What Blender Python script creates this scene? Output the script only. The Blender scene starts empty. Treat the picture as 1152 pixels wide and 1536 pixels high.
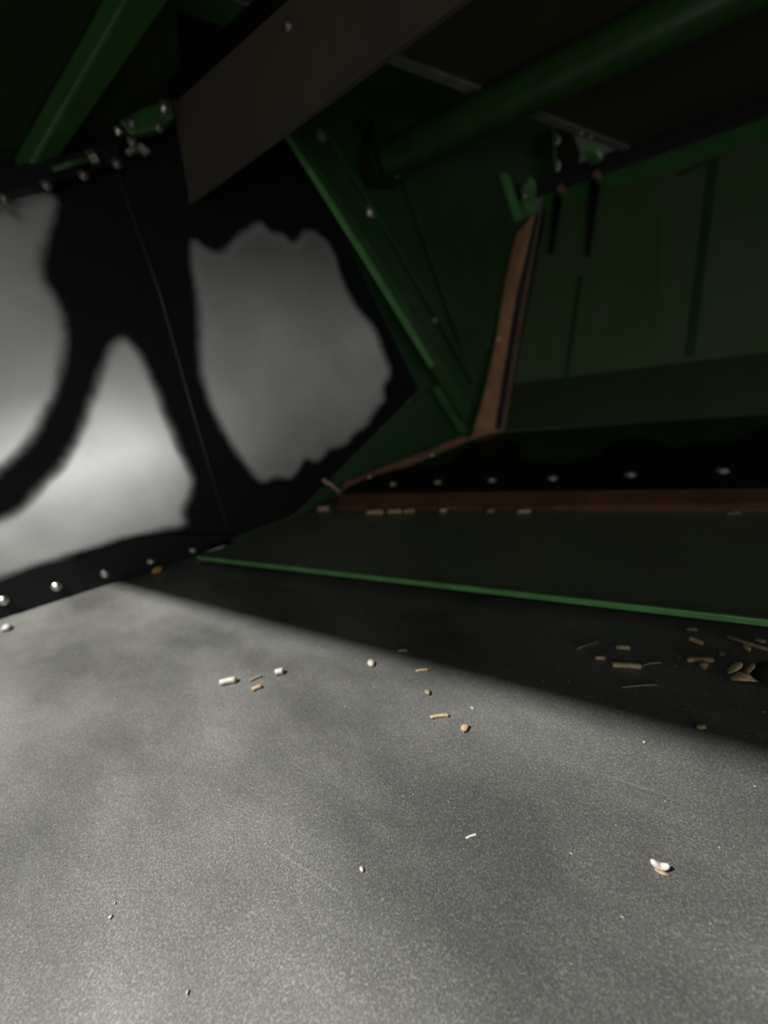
import bpy, bmesh, math, random
import numpy as np
from mathutils import Vector, Matrix
random.seed(7)
scene = bpy.context.scene
C = scene.collection

# ------------------------------------------------------------------ camera
F_PX, CX, CY = 560.0, 576.0, 768.0
CAM = Vector((0.0, 0.0, 0.30))
def _n(v): return v / np.linalg.norm(v)
_down = _n(np.array([243.0, 1588.0, F_PX]))
_v1 = np.array([-397 - CX, 759 - CY - 30, F_PX]); _v1 = _n(_v1 - _v1.dot(_down) * _down)
_X, _Z = -_v1, -_down
_Y = np.cross(_Z, _X)
ROT = np.array([_X, _Y, _Z])
def wv(a, b, c): return Vector(ROT @ np.array([a, b, c], float))
right, up, fwd = wv(1, 0, 0), wv(0, -1, 0), wv(0, 0, 1)
cd = bpy.data.cameras.new('camera')
cam = bpy.data.objects.new('camera', cd); C.objects.link(cam)
M = Matrix((right, up, -fwd)).transposed().to_4x4(); M.translation = CAM
cam.matrix_world = M
cd.sensor_fit = 'VERTICAL'; cd.sensor_height = 36.0; cd.lens = F_PX / 1536 * 36.0
cd.clip_start = 0.01
cd.dof.use_dof = True; cd.dof.focus_distance = 0.265; cd.dof.aperture_fstop = 2.8
scene.camera = cam

# ------------------------------------------------------------------ light and exposure
w = bpy.data.worlds.new('world'); scene.world = w; w.use_nodes = True
bg = w.node_tree.nodes['Background']
bg.inputs[0].default_value = (0.95, 0.98, 0.94, 1); bg.inputs[1].default_value = 0.19
V3 = lambda *a: Vector(a)
def lamp(name, loc, target, energy, radius, col=(1, 0.98, 0.94), angle=80, blend=0.5):
    l = bpy.data.lights.new(name, 'SPOT'); l.energy = energy; l.shadow_soft_size = radius; l.color = col
    l.spot_size = math.radians(angle); l.spot_blend = blend
    o = bpy.data.objects.new(name, l); C.objects.link(o); o.location = loc
    o.rotation_euler = (Vector(target) - Vector(loc)).to_track_quat('-Z', 'Y').to_euler()
    return o
lamp('work_lamp', (-1.15, -0.68, 1.9), (-0.56, 0.34, 0), 480, 0.016, angle=60, blend=1.0)
# unseen soft light added behind the camera to brighten the worn left wall
ld = bpy.data.lights.new('wall_fill_light', 'AREA'); ld.shape = 'RECTANGLE'; ld.size = 1.2; ld.size_y = 0.24; ld.energy = 3.3; ld.color = (0.97, 0.98, 1.0)
lo = bpy.data.objects.new('wall_fill_light', ld); C.objects.link(lo); lo.location = (0.75, -0.85, 0.12)
lo.rotation_euler = (V3(-0.7, 0.45, 0.18) - lo.location).to_track_quat('-Z', 'Y').to_euler()
vs = scene.view_settings
vs.view_transform = 'Standard'; vs.look = 'None'; vs.exposure = 0.0; vs.gamma = 1.0; vs.use_curve_mapping = False

# ------------------------------------------------------------------ planes and helpers
def V(*a): return Vector(a)
class Plane:
    def __init__(s, p, n): s.p, s.n = Vector(p), Vector(n).normalized()
def three(a, b, c):
    n = (Vector(b) - Vector(a)).cross(Vector(c) - Vector(a))
    pl = Plane(a, n)
    if pl.n.dot(CAM - pl.p) < 0: pl.n = -pl.n
    return pl
def at(px, py, pl, off=0.0):
    d = wv(px - CX, py - CY, F_PX)
    t = (pl.p + pl.n * off - CAM).dot(pl.n) / d.dot(pl.n)
    return CAM + d * t
FLOOR = Plane((0, 0, 0), (0, 0, 1))
EA, EB = V(-0.93, 0.144, 0), V(-0.74, 0.49, 0)
ED = (EB - EA).normalized()
END = Plane(EA, (ED.y, -ED.x, 0))                      # the end wall on the left
def e_pt(s, z, off=0.0): return EA + ED * s + V(0, 0, z) + END.n * off
def e_sz(px, py, off=0.0):
    q = at(px, py, END, off); return ((q - EA).dot(ED), q.z)
LEDGE = three((0, 0.415, 0.016), (1, 0.415, 0.016), (0, 0.75, 0.020))
SLOPE = three((0, 0.757, 0.042), (1, 0.757, 0.042), (0, 1.202, 0.098))
SIDE = three((0, 1.202, 0.098), (1, 1.202, 0.098), (0, 1.431, 0.709))   # the green side wall on the right

def obj(name, me, mat=None, parent=None, label=None, cat=None, group=None, kind=None):
    o = bpy.data.objects.new(name, me); C.objects.link(o)
    if mat is not None and me is not None and not me.materials: me.materials.append(mat)
    if parent is not None: o.parent = parent
    if label: o['label'] = label
    if cat: o['category'] = cat
    if group: o['group'] = group
    if kind: o['kind'] = kind
    return o
def thing(name, loc, label, cat, group=None):
    o = obj(name, None, label=label, cat=cat, group=group); o.location = loc; o.empty_display_size = 0.03
    return o
def mesh(name, bm, smooth=False, bevel=0.0, origin=None):
    bmesh.ops.recalc_face_normals(bm, faces=bm.faces[:])
    if bevel:
        bmesh.ops.bevel(bm, geom=bm.edges[:], offset=bevel, segments=2, affect='EDGES', profile=0.5)
    if origin is not None: bmesh.ops.translate(bm, vec=-Vector(origin), verts=bm.verts[:])
    me = bpy.data.meshes.new(name); bm.to_mesh(me); bm.free()
    if smooth:
        for p in me.polygons: p.use_smooth = True
    return me
def plate_bm(pts, thick, bm=None):
    """closed plate: outline pts, extruded along vector thick"""
    bm = bm or bmesh.new()
    a = [bm.verts.new(p) for p in pts]; b = [bm.verts.new(Vector(p) + Vector(thick)) for p in pts]
    bm.faces.new(a); bm.faces.new(b[::-1])
    for i in range(len(pts)):
        j = (i + 1) % len(pts); bm.faces.new((a[i], b[i], b[j], a[j]))
    return bm
def plate(name, pts, thick, mat, parent=None, bevel=0.0, **k):
    """pts in world space; parent empties are unrotated so only their location is taken off"""
    org = parent_loc(parent) if parent is not None else sum((Vector(p) for p in pts), Vector()) / len(pts)
    o = obj(name, mesh(name, plate_bm(pts, thick), bevel=bevel, origin=org), mat, parent, **k)
    if parent is None: o.location = org
    return o
def parent_loc(p):
    l = Vector(p.location)
    while p.parent is not None: p = p.parent; l += Vector(p.location)
    return l
def frame(t):
    t = Vector(t).normalized(); a = V(0, 0, 1) if abs(t.z) < 0.9 else V(1, 0, 0)
    u = t.cross(a).normalized(); return u, u.cross(t).normalized()
def tube_bm(path, radii, seg=10, bm=None, flat=1.0, cap=True):
    bm = bm or bmesh.new(); rings = []; path = [Vector(p) for p in path]
    for i, p in enumerate(path):
        t = path[min(i + 1, len(path) - 1)] - path[max(i - 1, 0)]
        u, v = frame(t); r = radii[i] if isinstance(radii, (list, tuple)) else radii
        rings.append([bm.verts.new(p + (u * math.cos(2 * math.pi * k / seg) + v * flat * math.sin(2 * math.pi * k / seg)) * r) for k in range(seg)])
    for a, b in zip(rings, rings[1:]):
        for k in range(seg):
            m = (k + 1) % seg; bm.faces.new((a[k], a[m], b[m], b[k]))
    if cap: bm.faces.new(rings[0][::-1]); bm.faces.new(rings[-1])
    return bm
def bar_bm(a, b, wdir, wid, tdir, thk, bm=None):
    a, b = Vector(a), Vector(b); wd = Vector(wdir).normalized() * wid / 2; td = Vector(tdir).normalized() * thk
    return plate_bm([a - wd, b - wd, b + wd, a + wd], td, bm)

# ------------------------------------------------------------------ materials
def mat(name, col, rough=0.5, metal=0.0, spec=0.5, var=0.0, scale=20.0, bump=0.0, bscale=200.0, col2=None, rvar=0.0, stretch=None):
    m = bpy.data.materials.new(name); m.use_nodes = True; nt = m.node_tree; b = nt.nodes['Principled BSDF']
    b.inputs['Base Color'].default_value = (*col, 1); b.inputs['Roughness'].default_value = rough
    b.inputs['Metallic'].default_value = metal; b.inputs['Specular IOR Level'].default_value = spec
    tc = nt.nodes.new('ShaderNodeTexCoord'); geo = nt.nodes.new('ShaderNodeNewGeometry')
    src = geo.outputs['Position']
    if stretch:
        mp = nt.nodes.new('ShaderNodeMapping'); mp.inputs['Scale'].default_value = stretch
        nt.links.new(src, mp.inputs[0]); src = mp.outputs[0]
    if var or rvar:
        n = nt.nodes.new('ShaderNodeTexNoise'); n.inputs['Scale'].default_value = scale; n.inputs['Detail'].default_value = 5
        n.inputs['Roughness'].default_value = 0.65
        nt.links.new(src, n.inputs['Vector'])
        if var:
            mx = nt.nodes.new('ShaderNodeMix'); mx.data_type = 'RGBA'
            c2 = col2 or tuple(c * (1 - var) for c in col)
            mx.inputs[6].default_value = (*col, 1); mx.inputs[7].default_value = (*c2, 1)
            r = nt.nodes.new('ShaderNodeMapRange'); r.inputs[1].default_value = 0.38; r.inputs[2].default_value = 0.66
            nt.links.new(n.outputs[0], r.inputs[0]); nt.links.new(r.outputs[0], mx.inputs[0]); nt.links.new(mx.outputs[2], b.inputs['Base Color'])
        if rvar:
            r2 = nt.nodes.new('ShaderNodeMapRange'); r2.inputs[3].default_value = rough - rvar; r2.inputs[4].default_value = rough + rvar
            r2.inputs[1].default_value = 0.3; r2.inputs[2].default_value = 0.7
            nt.links.new(n.outputs[0], r2.inputs[0]); nt.links.new(r2.outputs[0], b.inputs['Roughness'])
    if bump:
        n2 = nt.nodes.new('ShaderNodeTexNoise'); n2.inputs['Scale'].default_value = bscale; n2.inputs['Detail'].default_value = 3
        nt.links.new(geo.outputs['Position'], n2.inputs['Vector'])
        bp = nt.nodes.new('ShaderNodeBump'); bp.inputs['Strength'].default_value = bump; bp.inputs['Distance'].default_value = 0.001
        nt.links.new(n2.outputs[0], bp.inputs['Height']); nt.links.new(bp.outputs[0], b.inputs['Normal'])
    return m

GREEN = mat('green_paint', (0.016, 0.062, 0.013), 0.42, var=0.35, scale=9, rvar=0.08, bump=0.05, bscale=60)
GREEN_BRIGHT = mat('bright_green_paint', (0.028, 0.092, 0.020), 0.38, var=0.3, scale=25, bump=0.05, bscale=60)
GREEN_LIP = mat('lip_green_paint', (0.12, 0.34, 0.10), 0.30, var=0.3, scale=30)
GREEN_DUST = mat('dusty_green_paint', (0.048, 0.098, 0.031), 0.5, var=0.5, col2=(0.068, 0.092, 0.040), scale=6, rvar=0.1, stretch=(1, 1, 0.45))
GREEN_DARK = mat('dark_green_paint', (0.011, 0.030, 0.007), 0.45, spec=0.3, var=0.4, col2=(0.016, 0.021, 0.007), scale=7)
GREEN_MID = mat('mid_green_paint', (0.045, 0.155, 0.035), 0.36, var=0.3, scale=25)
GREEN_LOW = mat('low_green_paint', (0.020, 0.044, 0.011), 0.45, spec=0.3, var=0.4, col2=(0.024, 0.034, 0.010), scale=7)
MATTE_GREEN = mat('matte_dark_green', (0.006, 0.016, 0.005), 0.8, spec=0.1, var=0.3)
OLIVE = mat('olive_paint', (0.125, 0.140, 0.095), 0.36, var=0.35, col2=(0.095, 0.100, 0.072), scale=5, rvar=0.08, bump=0.08, bscale=300)
RUBBER = mat('black_rubber', (0.006, 0.006, 0.007), 0.6, spec=0.2, var=0.4, scale=40, bump=0.15, bscale=250)
BLACK = mat('black_paint', (0.005, 0.005, 0.005), 0.5, spec=0.2, var=0.4, scale=30)
SHEET = mat('brown_grey_sheet', (0.095, 0.076, 0.054), 0.55, metal=0.3, var=0.5, col2=(0.058, 0.051, 0.040), scale=4, rvar=0.1, bump=0.05, bscale=200)
SHEET_DARK = mat('dark_roof_sheet', (0.055, 0.050, 0.040), 0.5, metal=0.2, var=0.5, col2=(0.066, 0.060, 0.032), scale=5, rvar=0.1)
GREY_EDGE = mat('grey_bare_edge', (0.26, 0.25, 0.22), 0.5, metal=0.3, var=0.4, scale=30)
RUST = mat('rusty_orange_strip', (0.36, 0.175, 0.065), 0.55, var=0.6, col2=(0.22, 0.095, 0.034), scale=14, bump=0.2, bscale=150)
RUST_DARK = mat('dark_rust', (0.17, 0.075, 0.036), 0.55, var=0.6, col2=(0.095, 0.04, 0.02), scale=18, bump=0.2, bscale=150)
ZINC = mat('zinc_bolt', (0.55, 0.54, 0.50), 0.32, metal=0.9, var=0.3, scale=150)
GREEN_BOLT = mat('painted_bolt', (0.10, 0.16, 0.09), 0.35, var=0.3, scale=150)
STRAW = mat('straw', (0.52, 0.39, 0.22), 0.6, var=0.4, scale=300)
STRAW_PALE = mat('pale_straw', (0.50, 0.49, 0.42), 0.6, var=0.25, scale=300)
STRAW_DARK = mat('weathered_straw', (0.27, 0.21, 0.13), 0.65, var=0.4, scale=250)
HUSK = mat('orange_husk', (0.50, 0.35, 0.22), 0.6, var=0.35, scale=300)
KERNEL = mat('white_kernel', (0.70, 0.66, 0.60), 0.5, var=0.3, col2=(0.74, 0.62, 0.52), scale=260, bump=0.3, bscale=500)
CORN = mat('yellow_corn', (0.72, 0.42, 0.08), 0.4, var=0.3, scale=200)
LUMP_DARK = mat('dark_lump_matte', (0.010, 0.009, 0.008), 0.9, var=0.4, scale=120, bump=0.6, bscale=250)

def floor_material():
    m = bpy.data.materials.new('satin_speckled_steel'); m.use_nodes = True; nt = m.node_tree; b = nt.nodes['Principled BSDF']
    N, L = nt.nodes.new, nt.links.new
    geo = N('ShaderNodeNewGeometry'); pos = geo.outputs['Position']
    def noise(scale, detail=2, rough=0.5, vec=pos):
        n = N('ShaderNodeTexNoise'); n.inputs['Scale'].default_value = scale; n.inputs['Detail'].default_value = detail
        n.inputs['Roughness'].default_value = rough; L(vec, n.inputs['Vector']); return n.outputs[0]
    def ramp(x, a, b_, lo, hi):
        r = N('ShaderNodeMapRange'); r.inputs[1].default_value = a; r.inputs[2].default_value = b_
        r.inputs[3].default_value = lo; r.inputs[4].default_value = hi; L(x, r.inputs[0]); return r.outputs[0]
    def math_(op, a, b_):
        k = N('ShaderNodeMath'); k.operation = op
        for i, x in enumerate((a, b_)):
            if isinstance(x, (int, float)): k.inputs[i].default_value = x
            else: L(x, k.inputs[i])
        return k.outputs[0]
    mpb = N('ShaderNodeMapping'); mpb.inputs['Scale'].default_value = (1.0, 1.9, 1.0); mpb.inputs['Location'].default_value = (0.35, 0.1, 0); L(pos, mpb.inputs[0])
    big = ramp(noise(4.0, 5, 0.55, mpb.outputs[0]), 0.38, 0.62, 0.62, 1.18)          # smeared dust film
    grain = ramp(noise(750, 3, 0.8), 0.38, 0.66, 0.75, 1.35)         # speckle of the rolled sheet
    vo = N('ShaderNodeTexVoronoi'); vo.inputs['Scale'].default_value = 1250; L(pos, vo.inputs['Vector'])
    sp = N('ShaderNodeSeparateColor'); L(vo.outputs['Color'], sp.inputs[0])
    cell = math_('ADD', math_('MULTIPLY', math_('POWER', sp.outputs[0], 3.0), 0.7), 0.8)
    val = math_('MULTIPLY', math_('MULTIPLY', big, grain), cell)
    mp = N('ShaderNodeMapping'); mp.inputs['Rotation'].default_value = (0, 0, 0.5); mp.inputs['Scale'].default_value = (6, 160, 1); L(pos, mp.inputs[0])
    scr = ramp(noise(1.6, 2, 0.5, mp.outputs[0]), 0.70, 0.76, 0.0, 0.10)
    val = math_('ADD', math_('MULTIPLY', val, 0.145), math_('MULTIPLY', scr, 0.5))
    comb = N('ShaderNodeCombineColor')
    L(val, comb.inputs[0]); L(val, comb.inputs[1]); L(math_('MULTIPLY', val, 0.94), comb.inputs[2])
    L(comb.outputs[0], b.inputs['Base Color'])
    b.inputs['Metallic'].default_value = 0.25; b.inputs['Specular IOR Level'].default_value = 0.3
    L(ramp(noise(5, 3), 0.3, 0.7, 0.34, 0.44), b.inputs['Roughness'])
    bp = N('ShaderNodeBump'); bp.inputs['Strength'].default_value = 0.05; bp.inputs['Distance'].default_value = 0.0006
    L(noise(750, 3, 0.8), bp.inputs['Height']); L(bp.outputs[0], b.inputs['Normal'])
    return m
FLOOR_MAT = floor_material()

def worn_material():
    """bare polished steel where the paint is rubbed away ('wear' = signed distance to the rubbed patch, metres), black paint elsewhere"""
    m = bpy.data.materials.new('worn_black_paint_on_steel'); m.use_nodes = True; nt = m.node_tree; b = nt.nodes['Principled BSDF']
    N, L = nt.nodes.new, nt.links.new
    geo = N('ShaderNodeNewGeometry'); att = N('ShaderNodeAttribute'); att.attribute_name = 'wear'
    def noise(scale, detail, st=None):
        n = N('ShaderNodeTexNoise'); n.inputs['Scale'].default_value = scale; n.inputs['Detail'].default_value = detail
        if st:
            mp = N('ShaderNodeMapping'); mp.inputs['Scale'].default_value = st; L(geo.outputs['Position'], mp.inputs[0]); L(mp.outputs[0], n.inputs['Vector'])
        else: L(geo.outputs['Position'], n.inputs['Vector'])
        return n.outputs[0]
    def ramp(x, a, b_, lo, hi, sm=False):
        r = N('ShaderNodeMapRange'); r.inputs[1].default_value = a; r.inputs[2].default_value = b_
        if sm: r.interpolation_type = 'SMOOTHSTEP'
        r.inputs[3].default_value = lo; r.inputs[4].default_value = hi; L(x, r.inputs[0]); return r.outputs[0]
    add = N('ShaderNodeMath'); add.operation = 'ADD'; L(att.outputs['Fac'], add.inputs[0]); L(ramp(noise(28, 4), 0.3, 0.7, -0.0025, 0.0025), add.inputs[1])
    mask = ramp(add.outputs[0], -0.013, 0.015, 0, 1, True)
    mix = N('ShaderNodeMix'); mix.data_type = 'RGBA'; L(mask, mix.inputs[0])
    mix.inputs[6].default_value = (0.006, 0.006, 0.0065, 1)
    steel = N('ShaderNodeMix'); steel.data_type = 'RGBA'; L(ramp(noise(7, 3), 0.35, 0.7, 0, 1), steel.inputs[0])
    steel.inputs[6].default_value = (0.60, 0.60, 0.57, 1); steel.inputs[7].default_value = (0.47, 0.47, 0.45, 1)
    L(steel.outputs[2], mix.inputs[7]); L(mix.outputs[2], b.inputs['Base Color'])
    L(ramp(mask, 0, 1, 0.0, 0.8), b.inputs['Metallic'])
    L(ramp(mask, 0, 1, 0.12, 0.5), b.inputs['Specular IOR Level'])
    L(ramp(mask, 0, 1, 0.55, 0.29), b.inputs['Roughness'])
    bp = N('ShaderNodeBump'); bp.inputs['Strength'].default_value = 0.3; bp.inputs['Distance'].default_value = 0.01
    L(noise(4, 1), bp.inputs['Height']); L(bp.outputs[0], b.inputs['Normal'])
    return m
WORN = worn_material()

# ------------------------------------------------------------------ bolts (shared meshes)
def dome_bolt(name, r, h, washer):
    bm = bmesh.new(); seg = 10
    prof = [(r * washer, 0), (r * washer, h * 0.22), (r, h * 0.24), (r * 0.97, h * 0.55), (r * 0.72, h * 0.88), (r * 0.3, h)]
    rings = [[bm.verts.new((x * math.cos(2 * math.pi * k / seg), x * math.sin(2 * math.pi * k / seg), z)) for k in range(seg)] for x, z in prof]
    for a, b in zip(rings, rings[1:]):
        for k in range(seg): bm.faces.new((a[k], a[(k + 1) % seg], b[(k + 1) % seg], b[k]))
    bm.faces.new(rings[-1]); bm.faces.new(rings[0][::-1])
    return mesh(name, bm, smooth=True)
def hex_bolt(name, r, h):
    bm = bmesh.new()
    def ring(n, rr, z): return [bm.verts.new((rr * math.cos(2 * math.pi * k / n), rr * math.sin(2 * math.pi * k / n), z)) for k in range(n)]
    w0, w1 = ring(12, r * 1.6, 0), ring(12, r * 1.6, h * 0.25)
    for k in range(12): bm.faces.new((w0[k], w0[(k + 1) % 12], w1[(k + 1) % 12], w1[k]))
    bm.faces.new(w1); bm.faces.new(w0[::-1])
    a, b, c = ring(6, r, h * 0.25), ring(6, r, h * 0.9), ring(6, r * 0.8, h)
    for p, q in ((a, b), (b, c)):
        for k in range(6): bm.faces.new((p[k], p[(k + 1) % 6], q[(k + 1) % 6], q[k]))
    bm.faces.new(c)
    return mesh(name, bm)
BOLT_S = dome_bolt('bolt_small', 0.0055, 0.005, 1.45); BOLT_S.materials.append(ZINC)
BOLT_M = dome_bolt('bolt_medium', 0.0085, 0.008, 1.4); BOLT_M.materials.append(ZINC)
DULL = mat('dull_bolt', (0.20, 0.19, 0.17), 0.45, metal=0.7, var=0.3, scale=150)
BOLT_D = dome_bolt('bolt_dull', 0.0055, 0.005, 1.45); BOLT_D.materials.append(DULL)
BOLT_H = hex_bolt('bolt_hex', 0.0085, 0.008); BOLT_H.materials.append(ZINC)
BOLT_G = dome_bolt('bolt_green', 0.0085, 0.006, 1.4); BOLT_G.materials.append(GREEN_BOLT)
def bolt(me, p, n, parent, name='bolt'):
    o = obj(name, me, parent=parent); o.location = Vector(p) - parent_loc(parent)
    o.rotation_euler = Vector(n).to_track_quat('Z', 'Y').to_euler()
    return o

# ================================================================== the setting
plate('floor', [V(-1.75, -0.9, 0), V(1.6, -0.9, 0), V(1.6, 0.80, 0), V(-0.5, 0.80, 0), V(-0.80, 0.38, 0)], V(0, 0, -0.006), FLOOR_MAT, kind='structure')

# roof sheet over the compartment: its straight front edge ends the lamp light on the floor
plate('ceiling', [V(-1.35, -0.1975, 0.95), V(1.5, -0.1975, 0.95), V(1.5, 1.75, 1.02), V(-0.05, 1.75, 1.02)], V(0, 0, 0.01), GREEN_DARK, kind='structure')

# --- end wall on the left: green plate, two worn panels on it
s_right = 2.0
wall_left = plate('wall_left', [e_pt(-0.62, -0.006, -0.008), e_pt(s_right, -0.006, -0.008), e_pt(s_right, 0.98, -0.008), e_pt(-0.62, 0.98, -0.008)], -END.n * 0.006, GREEN, kind='structure')

def sdf(poly, P):
    """signed distance (inside positive) of points P to polygon"""
    poly = np.array(poly); d = np.full(len(P), 1e9); inside = np.zeros(len(P), bool)
    for i in range(len(poly)):
        a, b = poly[i - 1], poly[i]; e = b - a; wv_ = P - a
        t = np.clip((wv_ @ e) / (e @ e), 0, 1); d = np.minimum(d, np.linalg.norm(wv_ - t[:, None] * e, axis=1))
        c = ((a[1] > P[:, 1]) != (b[1] > P[:, 1])) & (P[:, 0] < (b[0] - a[0]) * (P[:, 1] - a[1]) / (b[1] - a[1] + 1e-12) + a[0])
        inside ^= c
    return np.where(inside, d, -d)
def smooth_poly(px, n=5):
    """px outline -> (s, z) on the end wall, rounded"""
    p = np.array([e_sz(*q) for q in px])
    for _ in range(2):
        q = np.roll(p, -1, 0); p = np.stack([p * 0.75 + q * 0.25, p * 0.25 + q * 0.75], 1).reshape(-1, 2)
    return p
P_LEFT = [(0, 300), (85, 288), (74, 330), (62, 380), (60, 415), (78, 440), (92, 470), (96, 510), (92, 555), (77, 605), (50, 655), (20, 690), (-40, 735), (-200, 820), (-400, 600), (-250, 340)]
P_TRI = [(185, 506), (201, 520), (216, 545), (236, 590), (256, 640), (276, 688), (290, 716), (287, 740), (272, 768), (281, 788), (240, 795), (190, 806), (100, 835), (0, 864), (-120, 905), (-300, 960), (-300, 880), (-60, 800), (18, 776), (60, 732), (95, 692), (120, 650), (136, 600), (151, 560), (166, 523)]
P_BIG = [(287, 358), (310, 380), (335, 386), (350, 366), (375, 346), (390, 339), (402, 353), (425, 357), (440, 372), (455, 351), (472, 352), (492, 372), (505, 408), (520, 445), (540, 472), (560, 494), (575, 532), (586, 560), (571, 580), (576, 602), (562, 612), (545, 642), (530, 646), (516, 668), (492, 668), (476, 692), (457, 684), (446, 700), (436, 717), (412, 712), (396, 724), (380, 712), (350, 672), (325, 630), (305, 582), (299, 540), (300, 480), (292, 420)]
def worn_panel(name, outline_sz, polys, off, thick, parent, step=0.006):
    pts = np.array(outline_sz); lo, hi = pts.min(0), pts.max(0)
    ns, nz = int((hi[0] - lo[0]) / step) + 1, int((hi[1] - lo[1]) / step) + 1
    bm = bmesh.new()
    g = [[bm.verts.new((lo[0] + (hi[0] - lo[0]) * i / ns, lo[1] + (hi[1] - lo[1]) * j / nz, 0)) for j in range(nz + 1)] for i in range(ns + 1)]
    for i in range(ns):
        for j in range(nz): bm.faces.new((g[i][j], g[i + 1][j], g[i + 1][j + 1], g[i][j + 1]))
    area = sum(pts[i - 1][0] * pts[i][1] - pts[i][0] * pts[i - 1][1] for i in range(len(pts)))
    for i in range(len(pts)):
        a, b = pts[i - 1], pts[i]; e = b - a; nrm = np.array([e[1], -e[0]]) * (1 if area > 0 else -1)
        bmesh.ops.bisect_plane(bm, geom=bm.verts[:] + bm.edges[:] + bm.faces[:], plane_co=(a[0], a[1], 0), plane_no=(nrm[0], nrm[1], 0), clear_outer=True)
    border = [e for e in bm.edges if e.is_boundary]
    r = bmesh.ops.extrude_edge_only(bm, edges=border)
    for v in r['geom']:
        if isinstance(v, bmesh.types.BMVert): v.co.z = -thick
    sz = np.array([(v.co.x, v.co.y) for v in bm.verts])
    d = np.full(len(sz), -1.0)
    for p in polys: d = np.maximum(d, sdf(p, sz))
    for v in bm.verts: v.co = e_pt(v.co.x, v.co.y, off + v.co.z) - parent_loc(parent)
    bm.verts.index_update(); bmesh.ops.recalc_face_normals(bm, faces=bm.faces[:])
    me = bpy.data.meshes.new(name); bm.to_mesh(me); bm.free()
    if sum(p.normal.dot(END.n) * p.area for p in me.polygons) < 0: me.flip_normals()
    a = me.attributes.new('wear', 'FLOAT', 'POINT'); a.data.foreach_set('value', np.clip(d, -0.2, 0.2).astype(np.float32))
    return obj(name, me, WORN, parent)
FOLD_B, FOLD_T = e_sz(345, 806), e_sz(172, 230)
panel_l = worn_panel('worn_panel', [(-0.60, 0.0), FOLD_B, FOLD_T, (FOLD_T[0], 0.78), (-0.60, 0.60)], [smooth_poly(P_LEFT), smooth_poly(P_TRI)], 0.0, 0.006, wall_left)
panel_l['label'] = 'black panel rubbed down to bare steel left of the fold'
panel_r = worn_panel('worn_panel', [(FOLD_B[0] - 0.02, FOLD_B[1]), e_sz(440, 772), e_sz(659, 551), e_sz(437, 198), (e_sz(437, 198)[0] - 0.06, 0.93), (FOLD_T[0] - 0.03, 0.93)], [smooth_poly(P_BIG)], 0.006, 0.006, wall_left)
panel_r['label'] = 'black panel with one large bare steel patch right of the fold'
obj('fold_highlight_bead', mesh('fold_highlight_bead', tube_bm([at(341, 790, END, 0.007), at(290, 620, END, 0.007), at(240, 440, END, 0.007), at(178, 262, END, 0.007)], 0.003, 6), smooth=True, origin=parent_loc(wall_left)), mat('highlight_grey_bead', (0.035, 0.034, 0.034), 0.4), wall_left)  # lighter grey bead along the fold; its highlight is put into the colour
for p in ((438, 771), (528, 681), (570, 640), (611, 600)):
    bolt(BOLT_G, at(*p, END, -0.006), END.n, wall_left)

# --- green side wall on the right
def side(px, py, off=0.0): return at(px, py, SIDE, off)
def sl(px, py, off=0.0): return at(px, py, SLOPE, off)
def line_x(p, x): return V(x, p.y, p.z)
XL, XR = -0.40, 1.5
top = side(800, 300); b0 = V(0, 1.202, 0.098); mid = side(850, 566)
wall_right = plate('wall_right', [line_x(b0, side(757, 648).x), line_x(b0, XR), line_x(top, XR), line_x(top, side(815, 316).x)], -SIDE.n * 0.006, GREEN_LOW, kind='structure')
tl = side(816, 312); ml = side(752, 586)
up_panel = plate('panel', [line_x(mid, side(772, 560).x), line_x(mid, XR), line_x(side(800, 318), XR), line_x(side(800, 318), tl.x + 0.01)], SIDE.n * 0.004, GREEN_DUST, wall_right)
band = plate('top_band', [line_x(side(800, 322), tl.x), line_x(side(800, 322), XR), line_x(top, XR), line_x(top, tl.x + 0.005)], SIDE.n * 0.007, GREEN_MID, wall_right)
def rib(p, q, wid, parent, m, off=0.004, th=0.004, name='rib'):
    a, b = side(*p, off), side(*q, off)
    return obj(name, mesh(name, bar_bm(a, b, SIDE.n.cross(b - a), wid, SIDE.n, th), bevel=0.001, origin=parent_loc(parent)), m, parent)
rib((1034, 536), (1071, 238), 0.017, wall_right, GREEN)
rib((848, 572), (871, 415), 0.011, wall_right, GREEN)
rib((1018, 262), (1066, 243), 0.010, wall_right, GREEN)
rib((985, 490), (990, 300), 0.008, wall_right, GREEN_DUST, th=0.002)
# sloping foot of the side wall
slope_foot = plate('foot_panel', [V(-0.56, 0.778, 0.0446), V(XR, 0.778, 0.0446), V(XR, 1.225, 0.1009), sl(742, 649), sl(722, 654)], -SLOPE.n * 0.005, GREEN, wall_right)

# ================================================================== ledge with green lip
g0, g1 = at(312, 838, LEDGE), at(1152, 932, LEDGE)
ledge = thing('ledge_plate', (g0 + g1) / 2, 'wide olive ledge plate with bright green front lip above the steel floor', 'ledge')
f0, f1 = V(g0.x - 0.03, g0.y, g0.z), V(1.5, g1.y + (g1.y - g0.y) / (g1.x - g0.x) * (1.5 - g1.x), g1.z)
bk = at(478, 770, LEDGE)
plate('plate', [f0, f1, V(1.5, 0.775, 0.0208), V(bk.x - 0.02, 0.775, 0.0208)], V(0, 0, -0.004), OLIVE, ledge)
d_ = (f1 - f0).normalized()
plate('lip', [f0 + V(0, -0.004, 0.0035), f1 + V(0, -0.004, 0.0035), f1 + V(0, 0.001, 0.0035), f0 + V(0, 0.001, 0.0035)], V(0, 0, -0.008), GREEN_LIP, ledge, bevel=0.001)
plate('riser', [f0 + V(0, 0.03, -0.004), f1 + V(0, 0.03, -0.004), f1 + V(0, 0.03, -0.0165), f0 + V(0, 0.03, -0.0165)], V(0, 0.004, 0), GREEN_DARK, ledge)

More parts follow.
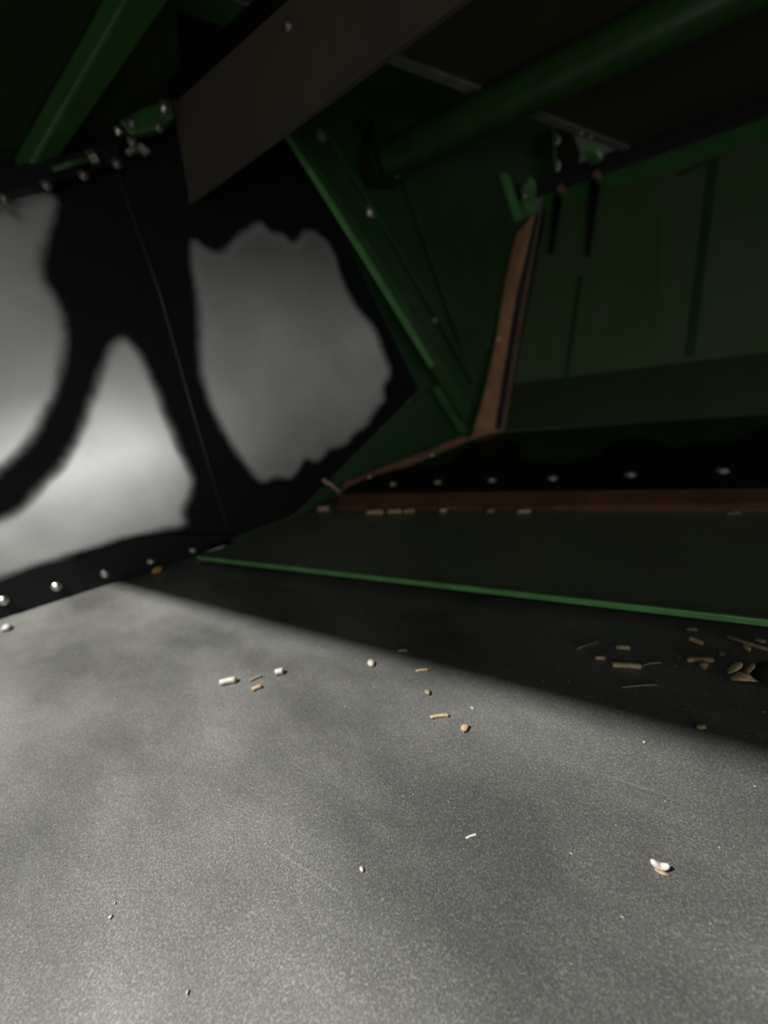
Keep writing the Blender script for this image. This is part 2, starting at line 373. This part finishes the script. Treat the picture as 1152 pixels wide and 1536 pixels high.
# rusty bar along the back of the ledge
ra, rb_ = at(505, 766, LEDGE), at(1152, 768, LEDGE)
def ext(a, b, x): return a + (b - a) * ((x - a.x) / (b.x - a.x))
ta_, tb_ = at(512, 743, SLOPE), at(1152, 736, SLOPE)
bar_pts = [ra + V(0, 0, 0.001), ext(ra, rb_, 1.5) + V(0, 0, 0.001), ext(ta_, tb_, 1.5), ta_]
bn = (bar_pts[1] - bar_pts[0]).cross(bar_pts[3] - bar_pts[0]).normalized()
if bn.y > 0: bn = -bn
bar = plate('rusty_angle_bar', bar_pts, bn * 0.005, RUST_DARK, bevel=0.0012,
            label='long reddish brown rusty bar along the back of the olive ledge', cat='metal bar')

# ================================================================== rubber seals
seal = thing('rubber_seal', e_pt(0.1, 0.0), 'black bolted rubber strip at the foot of the worn left wall', 'rubber strip')
def es(px, py, off): return at(px, py, END, off)
def seal_left():
    off = 0.010
    lower = [(-0.60, 0.001)] + [(s, 0.001) for s in (-0.3, 0.0, 0.2)] + [(e_sz(352, 812)[0], 0.002)]
    upper = [e_sz(x, y) for x, y in ((352, 800), (330, 800), (290, 800), (245, 800), (200, 806), (150, 822), (100, 836), (60, 845), (25, 858), (0, 868))] + [(-0.2, 0.085), (-0.60, 0.085)]
    return [e_pt(s, z, off) for s, z in lower + upper]
plate('strip', seal_left(), END.n * 0.006, RUBBER, seal, bevel=0.0015)
for p in ((5, 901), (85, 880), (158, 860), (227, 843), (290, 826)):
    bolt(BOLT_S, es(*p, 0.0155), END.n, seal)
bolt(BOLT_S, es(-75, 922, 0.0155), END.n, seal)

seal2 = thing('rubber_seal', V(0.2, 0.8, 0.045), 'black rubber flap with ragged edge and bolts behind the rusty bar', 'rubber strip')
front = [(515, 742), (800, 739), (1152, 735)]
back = [(1152, 640), (1120, 655), (1095, 672), (1050, 668), (1010, 676), (965, 659), (945, 660), (915, 668), (893, 690), (840, 699), (800, 696), (775, 684), (782, 668), (748, 657), (722, 664), (690, 680), (668, 700), (640, 703), (600, 705), (560, 716), (530, 726)]
pts = [sl(*p, 0.002) for p in front]
pts[-1:] = [pts[-1], V(1.5, pts[-1].y, pts[-1].z), V(1.5, sl(1152, 645, 0.002).y, sl(1152, 645, 0.002).z)]
pts += [sl(*p, 0.002) for p in back]
plate('flap', pts, SLOPE.n * 0.004, RUBBER, seal2)
for p in ((590, 727), (657, 724), (738, 721), (829, 718), (945, 713), (1083, 707)):
    bolt(BOLT_M, sl(*p, 0.0055), SLOPE.n, seal2)

seal3 = thing('rubber_seal', at(600, 700, END), 'short dark brown strip climbing from rusty bar to the orange post', 'rubber strip')
q = [at(x, y, END, 0.001) for x, y in ((500, 748), (516, 722), (600, 690), (696, 652), (702, 660), (640, 690), (560, 722))]
plate('strip', q, END.n * 0.006, RUST_DARK, seal3)
for p in ((533, 729), (555, 716), (648, 682)):
    bolt(BOLT_S, at(*p, END, 0.0065), END.n, seal3)

# ================================================================== orange post in the corner of the side wall
post = thing('corner_post', side(718, 652), 'orange brown rusty upright post at the edge of the green side wall', 'post')
def ep(x, y, o=0.004): return at(x, y, END, o)
plate('strip', [ep(706, 652), ep(738, 652), ep(752, 560), ep(770, 450), ep(800, 322), ep(790, 330), ep(772, 352), ep(757, 420), ep(738, 530), ep(722, 600)], END.n * 0.008, RUST, post, bevel=0.0015)
plate('seal', [ep(738, 652), ep(748, 652), ep(762, 560), ep(780, 450), ep(806, 320), ep(800, 322), ep(770, 450), ep(752, 560)], END.n * 0.004, BLACK, post)
plate('back_strip', [ep(748, 652), ep(756, 650), ep(770, 560), ep(788, 450), ep(814, 318), ep(806, 320), ep(780, 450), ep(762, 560)], END.n * 0.006, RUST_DARK, post)
plate('foot', [ep(700, 658), ep(744, 656), ep(746, 644), ep(708, 646)], END.n * 0.014, RUST, post, bevel=0.001)
bolt(BOLT_S, ep(748, 508, 0.012), END.n, post)

# ================================================================== green channel rail across the end wall
rail = thing('channel_rail', at(560, 420, END), 'slanting green channel rail bolted to the end wall behind worn panel', 'rail')
def ex(x, y, o): return at(x, y, END, o)
plate('web', [ex(432, 205, 0.0), ex(482, 175, 0.0), ex(709, 570, 0.0), ex(697, 630, 0.0), ex(692, 630, 0.0)], END.n * 0.006, GREEN, rail)
def raised(name, pts, o, t, m, parent, bevel=0.0012): return plate(name, [ex(x, y, o) for x, y in pts], END.n * t, m, parent, bevel=bevel)
raised('flange', [(428, 206), (437, 201), (560, 384), (655, 538), (700, 610), (692, 632), (643, 553), (545, 388)], 0.006, 0.016, GREEN_BRIGHT, rail)
raised('flange_edge', [(427, 207), (433, 204), (550, 384), (650, 546), (644, 553), (542, 388)], 0.020, 0.006, GREEN_LIP, rail)
raised('inner_flange', [(474, 188), (483, 184), (600, 372), (708, 560), (706, 576), (590, 372)], 0.006, 0.012, GREEN, rail)
for p in ((482, 203), (556, 318), (654, 478)):
    bolt(BOLT_H, ex(*p, 0.007), END.n, rail)
brace = thing('brace_strip', ex(670, 610, 0.0), 'thin pale green strip low on end wall beside the orange post', 'brace')
raised('strip', [(645, 582), (655, 578), (697, 646), (688, 650)], 0.0, 0.012, GREEN_MID, brace)

# angled gusset plate behind the rail, below the tube
gus = thing('gusset_plate', ex(740, 300, 0.0), 'dark green gusset plate with bright folded edge beside the post top', 'gusset')
raised('plate', [(600, 262), (700, 226), (757, 268), (778, 332), (760, 400), (735, 520), (700, 548)], -0.002, 0.005, GREEN, gus)
raised('folded_edge', [(749, 262), (757, 266), (780, 330), (771, 334)], 0.003, 0.015, GREEN_LIP, gus)
lug = thing('bolt_lug', ex(789, 300, 0.0), 'small bright green lug with a shiny bolt above the orange post', 'lug')
raised('lug_plate', [(781, 318), (779, 285), (786, 268), (796, 278), (799, 310), (793, 322)], 0.004, 0.02, GREEN_LIP, lug, bevel=0.003)
bolt(BOLT_H, ex(789, 293, 0.024), END.n, lug)

# ================================================================== roof elements
# dark roof plate, sloping from the side wall up over the ledge
far = side(930, 222, 0.05)
near_y, near_z = 0.80, 0.79
ROOF = three((0, near_y, near_z), (1, near_y, near_z), far)
def rf(x, y, o=0.0): return at(x, y, ROOF, o)
r0, r1 = rf(583, 88), rf(932, 223)
e_ = (r0 - r1)
r00 = r0 + e_ * 0.25
rp = thing('roof_plate', (r0 + r1) / 2, 'large dark brown roof sheet with grey edge above the green side wall', 'roof sheet')
plate('sheet', [r00, r1, V(1.3, r1.y, r1.z), V(1.3, r00.y, r00.z)], -ROOF.n * 0.004, SHEET_DARK, rp)
ed = (r1 - r0).normalized(); inn = V(1, 0, 0)
plate('edge_strip', [r00 + V(-0.002, 0, 0), r1 + V(-0.002, 0, 0), r1 + V(0.018, 0, 0), r00 + V(0.018, 0, 0)], ROOF.n * 0.006, GREY_EDGE, rp, bevel=0.001)
for p in ((872, 200), (886, 206)): bolt(BOLT_S, rf(*p, 0.006), ROOF.n, rp)
# dark seal along the top of the side wall
t0, t1 = side(800, 299, 0.01), side(830, 262, 0.01)
sealt = plate('top_seal', [line_x(t0, -0.255), line_x(t0, 1.5), line_x(t1, 1.5), line_x(t1, -0.235)], SIDE.n * 0.006, mat('grey_rubber', (0.030, 0.027, 0.028), 0.5, var=0.3), bevel=0.001,
              label='dark grey strip along the top edge of the green side wall', cat='rubber strip')
# bolted bracket plate in the dark between roof sheet and side wall
bk_ = thing('hanger_bracket', ex(835, 235, 0.0), 'dark green hanger bracket with two bolts under the roof sheet edge', 'bracket')
raised('plate', [(822, 195), (850, 185), (868, 232), (862, 262), (826, 272)], 0.02, 0.006, MATTE_GREEN, bk_)
raised('edge', [(820, 196), (825, 194), (830, 270), (825, 273)], 0.02, 0.016, GREEN, bk_)
for p in ((835, 210), (835, 249)): bolt(BOLT_H, ex(*p, 0.026), END.n, bk_)
lug2 = thing('bolt_lug', rf(890, 222, 0.02), 'small green lug under the far corner of the dark roof sheet', 'lug')
plate('lug_plate', [rf(876, 214, 0.004), rf(896, 222, 0.004), rf(905, 232, 0.004), rf(885, 238, 0.004)], ROOF.n * 0.015, GREEN_LIP, lug2, bevel=0.002)

# two black hooks hanging on the side wall
def hook(pts, label):
    p = [side(x, y, 0.012) for x, y in pts]
    t = thing('hook_bracket', p[0], label, 'hook')
    plate('blade', p, SIDE.n * 0.012, BLACK, t, bevel=0.001)
    c = side(pts[0][0] + 6, pts[0][1] - 2, 0.012)
    k = [c + V(dx, 0, 0) + (side(800, 300) - side(795, 330)).normalized() * dz for dx, dz in ((-0.008, 0), (0.012, -0.012), (0.018, -0.006), (0.004, 0.014))]
    plate('clip', k, SIDE.n * 0.016, STRAW_DARK, t, bevel=0.001)
hook([(833, 291), (843, 303), (838, 330), (829, 381), (825, 381), (830, 330)], 'shorter black wedge hook on the side wall nearest the orange post')
hook([(886, 270), (900, 284), (893, 320), (884, 384), (880, 386), (884, 320)], 'longer black wedge hook on side wall, farther from orange post')

# hanging brown sheet: runs along the compartment from the end wall
H0, H1 = at(285, 306, END, 0.02), at(258, 150, END, 0.02)
HANG = three(H0, H0 + V(1, 0, 0), H1)
baf = thing('hanging_baffle', H0, 'wide brown-grey metal baffle sheet hanging from the roof at upper centre', 'baffle')
h2, h3 = at(702, 0, HANG), at(422, 0, HANG)
dl, du = (h2 - H0).normalized(), (h3 - H1).normalized()
plate('sheet', [H0, H0 + dl * 1.5, H1 + du * 1.5, H1], -HANG.n * 0.004, SHEET, baf)
plate('hem', [H0 + V(0, 0, 0.0), H0 + dl * 1.5, H0 + dl * 1.5 + (H1 - H0).normalized() * 0.008, H0 + (H1 - H0).normalized() * 0.008], HANG.n * 0.003, SHEET, baf)
bolt(BOLT_D, at(431, 38, HANG), HANG.n, baf, 'rivet')
# dark trim rod above the baffle
a, b = at(262, 138, END, 0.03), at(262, 138, END, 0.03) + du * 1.2
obj('rod', mesh('rod', tube_bm([a + V(0, 0, 0.0), b], 0.012, 8), smooth=True, origin=baf.location), BLACK, baf)

# green tube
ta, tb = at(580, 240, END), None
ta = CAM + (ta - CAM) * 0.93
tb = V(1.35, ta.y, ta.z)
tube = thing('support_tube', ta, 'long green round tube slanting across the dark roof sheet', 'tube')
obj('tube', mesh('tube', tube_bm([ta, tb], 0.033, 20), smooth=True, origin=tube.location), GREEN_BRIGHT, tube)
for f in tube.children[0].data.polygons:
    if len(f.vertices) > 4: f.use_smooth = False
fl_pts = [CAM + (at(x, y, END) - CAM) * 0.94 for x, y in ((545, 165), (562, 178), (556, 232), (566, 262), (602, 268), (608, 226), (590, 180))]
plate('end_flange', fl_pts, END.n * -0.05, GREEN_DARK, tube, bevel=0.002)
for p in ((600, 231), (594, 262)): bolt(BOLT_S, CAM + (at(*p, END) - CAM) * 0.925, END.n, tube)

# upper left: sloping roof panels, green beam and bracket
P1, P2 = at(0, 262, END), at(250, 158, END)
TOPL = three(P1, P2, (-0.30, 0.03, 0.93))
def tp(x, y, o=0.0): return at(x, y, TOPL, o)
Ld = (P2 - P1).normalized()
A0, A1 = P1 - Ld * 0.12, P2 + Ld * 0.03
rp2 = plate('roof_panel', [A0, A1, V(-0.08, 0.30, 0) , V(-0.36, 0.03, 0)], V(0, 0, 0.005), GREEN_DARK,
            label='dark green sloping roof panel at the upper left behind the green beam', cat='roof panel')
def fit_top(o):
    # put every corner of the panel on the sloping plane
    me = o.data
    for v in me.vertices:
        wco = v.co + o.location; base = TOPL.p; n = TOPL.n
        up_ = 0.005 if v.index >= 4 else 0.0
        zz = base.z - (n.x * (wco.x - base.x) + n.y * (wco.y - base.y)) / n.z
        v.co.z = zz + up_ - o.location.z
fit_top(rp2)
beam = thing('roof_beam', tp(60, 250), 'broad green roof beam rising from the left wall to the upper left', 'beam')
bp_ = [(38, 262), (76, 258), (165, 130), (256, 0), (298, -60), (225, -60), (190, 0), (114, 131)]
plate('beam_face', [tp(x, y, 0.028) for x, y in bp_], -TOPL.n * 0.026, GREEN_BRIGHT, beam, bevel=0.004)
plate('side_flange', [tp(x, y, 0.012) for x, y in ((30, 258), (40, 262), (116, 132), (192, 0), (227, -60), (199, -60), (168, 0), (100, 131))], -TOPL.n * 0.010, GREEN, beam)

# black strip and hardware along the top of the worn wall
ts = thing('rubber_seal', at(90, 270, END), 'black rubber strip with bolts along the top of worn left wall', 'rubber strip')
raised('strip', [(-60, 322), (0, 302), (90, 280), (180, 252), (180, 222), (90, 246), (0, 264), (-60, 280)], 0.012, 0.02, RUBBER, ts)
for p in ((6, 297), (70, 277), (125, 262), (175, 245)): bolt(BOLT_D, ex(*p, 0.032), END.n, ts)
rod = thing('tie_rod', ex(110, 246, 0.05), 'thin rod ending in a bright nut beside the roof beam foot', 'rod')
obj('shaft', mesh('shaft', tube_bm([ex(78, 254, 0.05), ex(140, 236, 0.05)], 0.005, 8), smooth=True, origin=rod.location), GREEN, rod)
obj('nut', mesh('nut', tube_bm([ex(133, 238, 0.05), ex(144, 235, 0.05)], 0.009, 6), origin=rod.location), ZINC, rod)
brk = thing('corner_bracket', ex(220, 190, 0.03), 'small green bolted bracket between the left wall top and baffle', 'bracket')
raised('plate', [(178, 192), (215, 172), (254, 160), (262, 185), (240, 204), (198, 214)], 0.03, 0.02, GREEN_BRIGHT, brk, bevel=0.004)
raised('fork', [(188, 232), (200, 222), (212, 220), (226, 232), (218, 236), (208, 228), (196, 236)], 0.03, 0.012, GREY_EDGE, brk)
for p in ((198, 184), (238, 190), (198, 212)): bolt(BOLT_D, ex(*p, 0.05), END.n, brk)
obj('stud', mesh('stud', tube_bm([ex(174, 190, 0.05), ex(181, 203, 0.05)], 0.0065, 8), smooth=True, origin=brk.location), ZINC, brk)
obj('stud', mesh('stud', tube_bm([ex(246, 152, 0.05), ex(246, 170, 0.05)], 0.0065, 8), smooth=True, origin=brk.location), ZINC, brk)

# ================================================================== loose bits
def gp(x, y, z=0.0, pl=FLOOR): return at(x, y, pl, z)
def stalk(p, q, wpx, m, label, cat='straw', pl=FLOOR, bend=0.06, seg=8, flat=1.0, name='straw_piece'):
    """a cut stalk between two pixel ends, lying on plane pl"""
    a, b = gp(*p, 0, pl), gp(*q, 0, pl); c = (a + b) / 2
    depth = (c - CAM).dot(fwd); r = wpx / F_PX * depth / 2
    n = pl.n; L = (b - a).length; sidev = n.cross(b - a).normalized()
    lift = n * (r * flat)
    path = [a + (b - a) * t + lift + sidev * (bend * L * 4 * t * (1 - t)) for t in (0, 0.08, 0.35, 0.65, 0.92, 1)]
    o = obj(name, mesh(name, tube_bm(path, [r * 0.8, r, r * 0.93, r, r * 1.02, r * 0.78], seg, flat=flat), smooth=True, origin=c), m, label=label, cat=cat, group='loose chaff lying in the compartment')
    o.location = c
    return o
def lump(px, py, wpx, hpx, m, label, cat, name, pl=FLOOR, rough=0.25, sub=2, squash=0.7, stretch=1.4):
    c = gp(px, py, 0, pl); depth = (c - CAM).dot(fwd); r = wpx / F_PX * depth / 2
    bm = bmesh.new(); bmesh.ops.create_icosphere(bm, subdivisions=sub, radius=1)
    rnd = random.Random(int(px * 7 + py))
    ph = [rnd.uniform(0, 6.28) for _ in range(6)]
    ang = rnd.uniform(0, 3.14)
    for v in bm.verts:
        k = 1 + rough * (math.sin(v.co.x * 3 + ph[0]) * math.sin(v.co.y * 4 + ph[1]) + 0.5 * math.sin(v.co.z * 6 + ph[2] + v.co.x * 5))
        v.co *= k
        x, y, z = v.co.x * stretch, v.co.y, v.co.z * squash
        v.co = V(x * math.cos(ang) - y * math.sin(ang), x * math.sin(ang) + y * math.cos(ang), z) * (r / stretch ** 0.5)
    zmin = min(v.co.z for v in bm.verts)
    for v in bm.verts: v.co.z -= zmin
    o = obj(name, mesh(name, bm, smooth=True), m, label=label, cat=cat, group='loose chaff lying in the compartment'); o.location = c
    o.rotation_euler = pl.n.to_track_quat('Z', 'Y').to_euler() if pl is not FLOOR else (0, 0, 0)
    return o

stalk((331, 1028), (355, 1023), 9, STRAW_PALE, 'thick pale cut straw, leftmost piece on the lit floor')
stalk((414, 1012), (426, 1010), 9, STRAW_PALE, 'short stubby pale straw just right of the thick pale straw')
stalk((375, 1023), (393, 1015), 4, STRAW_DARK, 'faint thin sliver between thick pale straw and stubby straw')
stalk((379, 1037), (393, 1031), 6, HUSK, 'small tan chip just below the faint thin sliver')
lump(557, 997, 12, 8, STRAW_PALE, 'pale rounded grain at the shadow edge near floor centre', 'grain', 'grain', rough=0.1)
stalk((597, 978), (611, 977), 4, STRAW_DARK, 'dim short sliver just inside the shadow at floor centre')
stalk((624, 1008), (642, 1006), 3.5, STRAW, 'thin straw sliver on the soft shadow edge right of pale grain')
lump(642, 1040, 9, 9, STRAW_DARK, 'small standing brownish chip above the slim pale straw', 'chaff', 'chaff_chip', rough=0.3)
stalk((646, 1078), (673, 1075), 5, STRAW, 'slim pale straw lying alone near the middle of lit floor')
lump(697, 1094, 12, 7, HUSK, 'small orange husk fragment right below the slim pale straw', 'husk', 'husk_fragment', rough=0.35)
lump(709, 1063, 5, 4, STRAW_PALE, 'tiny white crumb up and right of the orange husk fragment', 'crumb', 'crumb', sub=1)
stalk((918, 1000), (961, 1003), 8, STRAW, 'longest thick tan straw in the dark area right of centre', bend=0.02)
stalk((924, 974), (944, 975), 7, STRAW, 'short tan straw above the longest thick tan straw')
stalk((893, 989), (908, 990), 6, STRAW, 'stubby tan straw left above the longest thick tan straw')
stalk((1033, 961), (1054, 969), 8, STRAW, 'tilted tan straw near the green lip on the right')
stalk((1029, 947), (1046, 947), 6, STRAW_DARK, 'dim short straw nearest the green lip on the right')
stalk((1031, 993), (1070, 993), 7, STRAW, 'flat tan straw beneath the tilted tan straw')
stalk((1032, 987), (1056, 990), 4, STRAW_DARK, 'thin dark straw touching the flat tan straw from above')
lump(1055, 1001, 14, 6, STRAW_DARK, 'small grey chaff crumb beneath the flat tan straw', 'chaff', 'chaff_chip', rough=0.4)
stalk((932, 1032), (985, 1028), 2.5, STRAW_DARK, 'long hair-thin stalk below the longest thick tan straw', bend=0.02)
stalk((865, 974), (897, 965), 3, STRAW_DARK, 'faint hair-thin stalk left of the short tan straw', bend=0.03)
stalk((962, 1000), (992, 995), 2.5, STRAW_DARK, 'faint wisp starting at right end of longest tan straw', bend=0.08)
stalk((1090, 957), (1170, 981), 6, STRAW_DARK, 'long bent stalk running off the right edge below green lip', bend=-0.04)
lump(1120, 974, 10, 6, STRAW, 'small tan flake beside the long bent stalk at right', 'chaff', 'chaff_chip', rough=0.3)
lump(1139, 964, 11, 6, STRAW_DARK, 'grey flake above the long bent stalk at right edge', 'chaff', 'chaff_chip', rough=0.3)
lump(1052, 1092, 12, 8, STRAW_DARK, 'small brown chip at the shadow edge on the right', 'chaff', 'chaff_chip', rough=0.4)
lump(1082, 982, 9, 5, STRAW_DARK, 'dim flake between flat tan straw and long bent stalk', 'chaff', 'chaff_chip', rough=0.3)
lump(966, 1114, 5, 5, STRAW_PALE, 'tiny white crumb on lit floor below right shadow edge', 'crumb', 'crumb', sub=1)
lump(543, 1305, 7, 8, STRAW_PALE, 'tiny white grain alone in the lower middle of floor', 'grain', 'grain', rough=0.1)
stalk((699, 1258), (715, 1252), 3.5, STRAW_PALE, 'thin pale husk sliver between tiny grain and white kernel', flat=0.4)
lump(282, 1489, 6, 6, STRAW_PALE, 'cream speck close to the bottom edge at left', 'crumb', 'crumb', sub=1)
lump(166, 1376, 6, 5, STRAW_PALE, 'white speck on the lower left of the floor', 'crumb', 'crumb', sub=1)
lump(173, 1355, 4, 5, STRAW_PALE, 'minute speck just above the lower left white speck', 'crumb', 'crumb', sub=1)
lump(238, 858, 15, 12, CORN, 'yellow corn kernel at the foot of black bolted strip', 'corn kernel', 'corn_kernel', rough=0.15)
lump(345, 814, 20, 10, GREY_EDGE, 'small grey crumb at the inner corner of the ledge', 'crumb', 'crumb', rough=0.4)
lump(12, 945, 14, 8, STRAW_PALE, 'pale blurred flake at far left below the bolted strip', 'chaff', 'chaff_chip', rough=0.3)
lump(72, 903, 12, 6, STRAW_DARK, 'tan crumb against strip foot left of the yellow kernel', 'chaff', 'chaff_chip', rough=0.3)
lump(90, 898, 10, 5, STRAW_DARK, 'smaller crumb beside the tan crumb at strip foot', 'chaff', 'chaff_chip', rough=0.3)
for (p, q, wd, lab) in (((484, 719), (510, 737), 8, 'tan straw leaning in the corner at rusty bar end'),):
    a = ex(484, 719, 0.012); b = ex(510, 738, 0.02)
    o = obj('straw_piece', mesh('straw_piece', tube_bm([a, (a + b) / 2 + V(0, 0, 0.002), b], 0.005, 8), smooth=True, origin=b), STRAW, label=lab, cat='straw', group='loose chaff lying in the compartment'); o.location = b
for i, (x0, x1, yy, wd, m, lab) in enumerate((
        (478, 494, 767, 9, HUSK, 'orange tan husk on the ledge at the rusty bar end'),
        (550, 575, 772, 8, STRAW, 'tan straw on ledge, first one along the rusty bar'),
        (582, 603, 770, 7, STRAW, 'tan straw on ledge, second one along the rusty bar'),
        (606, 622, 769, 6, HUSK, 'orange husk on ledge, third bit along the rusty bar'),
        (660, 671, 769, 8, STRAW, 'stubby straw on ledge, fourth bit along the rusty bar'),
        (730, 742, 769, 7, STRAW_DARK, 'dim stub on ledge, fifth bit along the rusty bar'),
        (776, 796, 770, 7, STRAW, 'tan straw on ledge, sixth bit along the rusty bar'),
        (1090, 1110, 771, 4, STRAW_DARK, 'faint sliver on ledge below right end of rusty bar'))):
    stalk((x0, yy + 1), (x1, yy), wd, m, lab, pl=LEDGE, cat='husk' if m is HUSK else 'straw', name='husk_fragment' if m is HUSK else 'straw_piece')

# clump of chaff with the dark lump behind it
def clump():
    c = gp(1112, 1024)
    t = thing('chaff_clump', c, 'crumpled tan clump of husks near the right edge below lip', 'chaff clump', 'loose chaff lying in the compartment')
    def leaf(p, q, r, bendv, m):
        p, q, r, bendv = c + (p - c) * 0.8, c + (q - c) * 0.8, r * 0.72, bendv * 0.8
        bm = tube_bm([p, p + (q - p) * 0.3 + bendv, p + (q - p) * 0.7 + bendv * 0.8, q], [r * 0.5, r, r * 0.9, r * 0.45], 8, flat=0.45)
        obj('husk', mesh('husk', bm, smooth=True, origin=c), m, t)
    leaf(c + V(-0.010, -0.002, 0.004), c + V(0.012, 0.004, 0.004), 0.0062, V(0, -0.003, 0.006), STRAW)
    leaf(c + V(-0.012, 0.003, 0.008), c + V(-0.002, 0.004, 0.024), 0.0055, V(0.002, 0, 0.003), STRAW)
    leaf(c + V(0.000, 0.006, 0.004), c + V(0.010, 0.010, 0.022), 0.0040, V(0.002, 0, 0.003), STRAW_DARK)
    leaf(c + V(-0.006, 0.006, 0.003), c + V(0.006, -0.004, 0.012), 0.0050, V(0, 0, 0.004), HUSK)
clump()
lump(1150, 1022, 36, 34, LUMP_DARK, 'dark rounded stand-in lump right beside the crumpled tan husk clump', 'lump', 'dark_lump', rough=0.15, squash=0.9, stretch=1.1)  # rounded dark body put in for an unidentified dark spot

# white crescent kernel in the foreground
def crescent():
    c = gp(989, 1303); c.z = 0
    bm = bmesh.new(); rings = []; n = 9; seg = 10
    du_ = (gp(1012, 1306) - gp(989, 1303)).normalized(); dv_ = V(0, 0, 1); dw = du_.cross(dv_)
    for i in range(n):
        t = i / (n - 1) * 2 - 1
        cen = du_ * (t * 0.0046) + dv_ * (0.0026 + 0.0036 * t * t - 0.0012 * t)
        tang = (du_ * 0.0042 + dv_ * (0.0072 * t)).normalized(); nn = tang.cross(dw).normalized()
        r = 0.0023 * (1 - 0.45 * abs(t) ** 3) * (1.0 if 0 < i < n - 1 else 0.65)
        rings.append([bm.verts.new(cen + nn * r * math.cos(2 * math.pi * k / seg) + dw * r * 0.85 * math.sin(2 * math.pi * k / seg)) for k in range(seg)])
    for a, b in zip(rings, rings[1:]):
        for k in range(seg): bm.faces.new((a[k], a[(k + 1) % seg], b[(k + 1) % seg], b[k]))
    bm.faces.new(rings[0]); bm.faces.new(rings[-1])
    zm = min(v.co.z for v in bm.verts)
    for v in bm.verts: v.co.z -= zm
    t = thing('grain_kernel', c, 'white curved kernel fragment casting a shadow on the lower right floor', 'kernel', 'loose chaff lying in the compartment')
    obj('body', mesh('kernel_body', bm, smooth=True), KERNEL, t)
    bm = tube_bm([-du_ * 0.003 - dw * -0.001 + V(0, 0, 0.0007), V(0, 0, 0.0007) + dw * 0.0022, du_ * 0.0042 + V(0, 0, 0.0007) + dw * 0.003], [0.0006, 0.0013, 0.0006], 8, flat=0.5)
    h = obj('husk', mesh('kernel_husk', bm, smooth=True), HUSK, t); h['label'] = 'orange husk skin under the kernel'
crescent()

# fine pale dust specks scattered over the floor
def specks():
    rnd = random.Random(3); verts, faces = [], []
    for _ in range(1500):
        x, y = rnd.uniform(-1.0, 0.7), rnd.uniform(-0.15, 0.40)
        if (V(x, y, 0) - EA).dot(END.n) < 0.03: continue
        r = 0.00022 * (0.6 + rnd.random() ** 3 * 2.2); a = rnd.uniform(0, 6.28); el = 1 + rnd.random() * 1.5
        i = len(verts)
        for k in range(3):
            an = a + k * 2.09
            verts.append((x + math.cos(an) * r * el, y + math.sin(an) * r, 0.0))
        verts.append((x, y, r * 1.1))
        faces += [(i, i + 1, i + 3), (i + 1, i + 2, i + 3), (i + 2, i, i + 3), (i, i + 2, i + 1)]
    me = bpy.data.meshes.new('dust_specks'); me.from_pydata(verts, [], faces)
    obj('dust_specks', me, STRAW_PALE, label='fine pale dust specks scattered over the steel floor', cat='dust', kind='stuff')
specks()
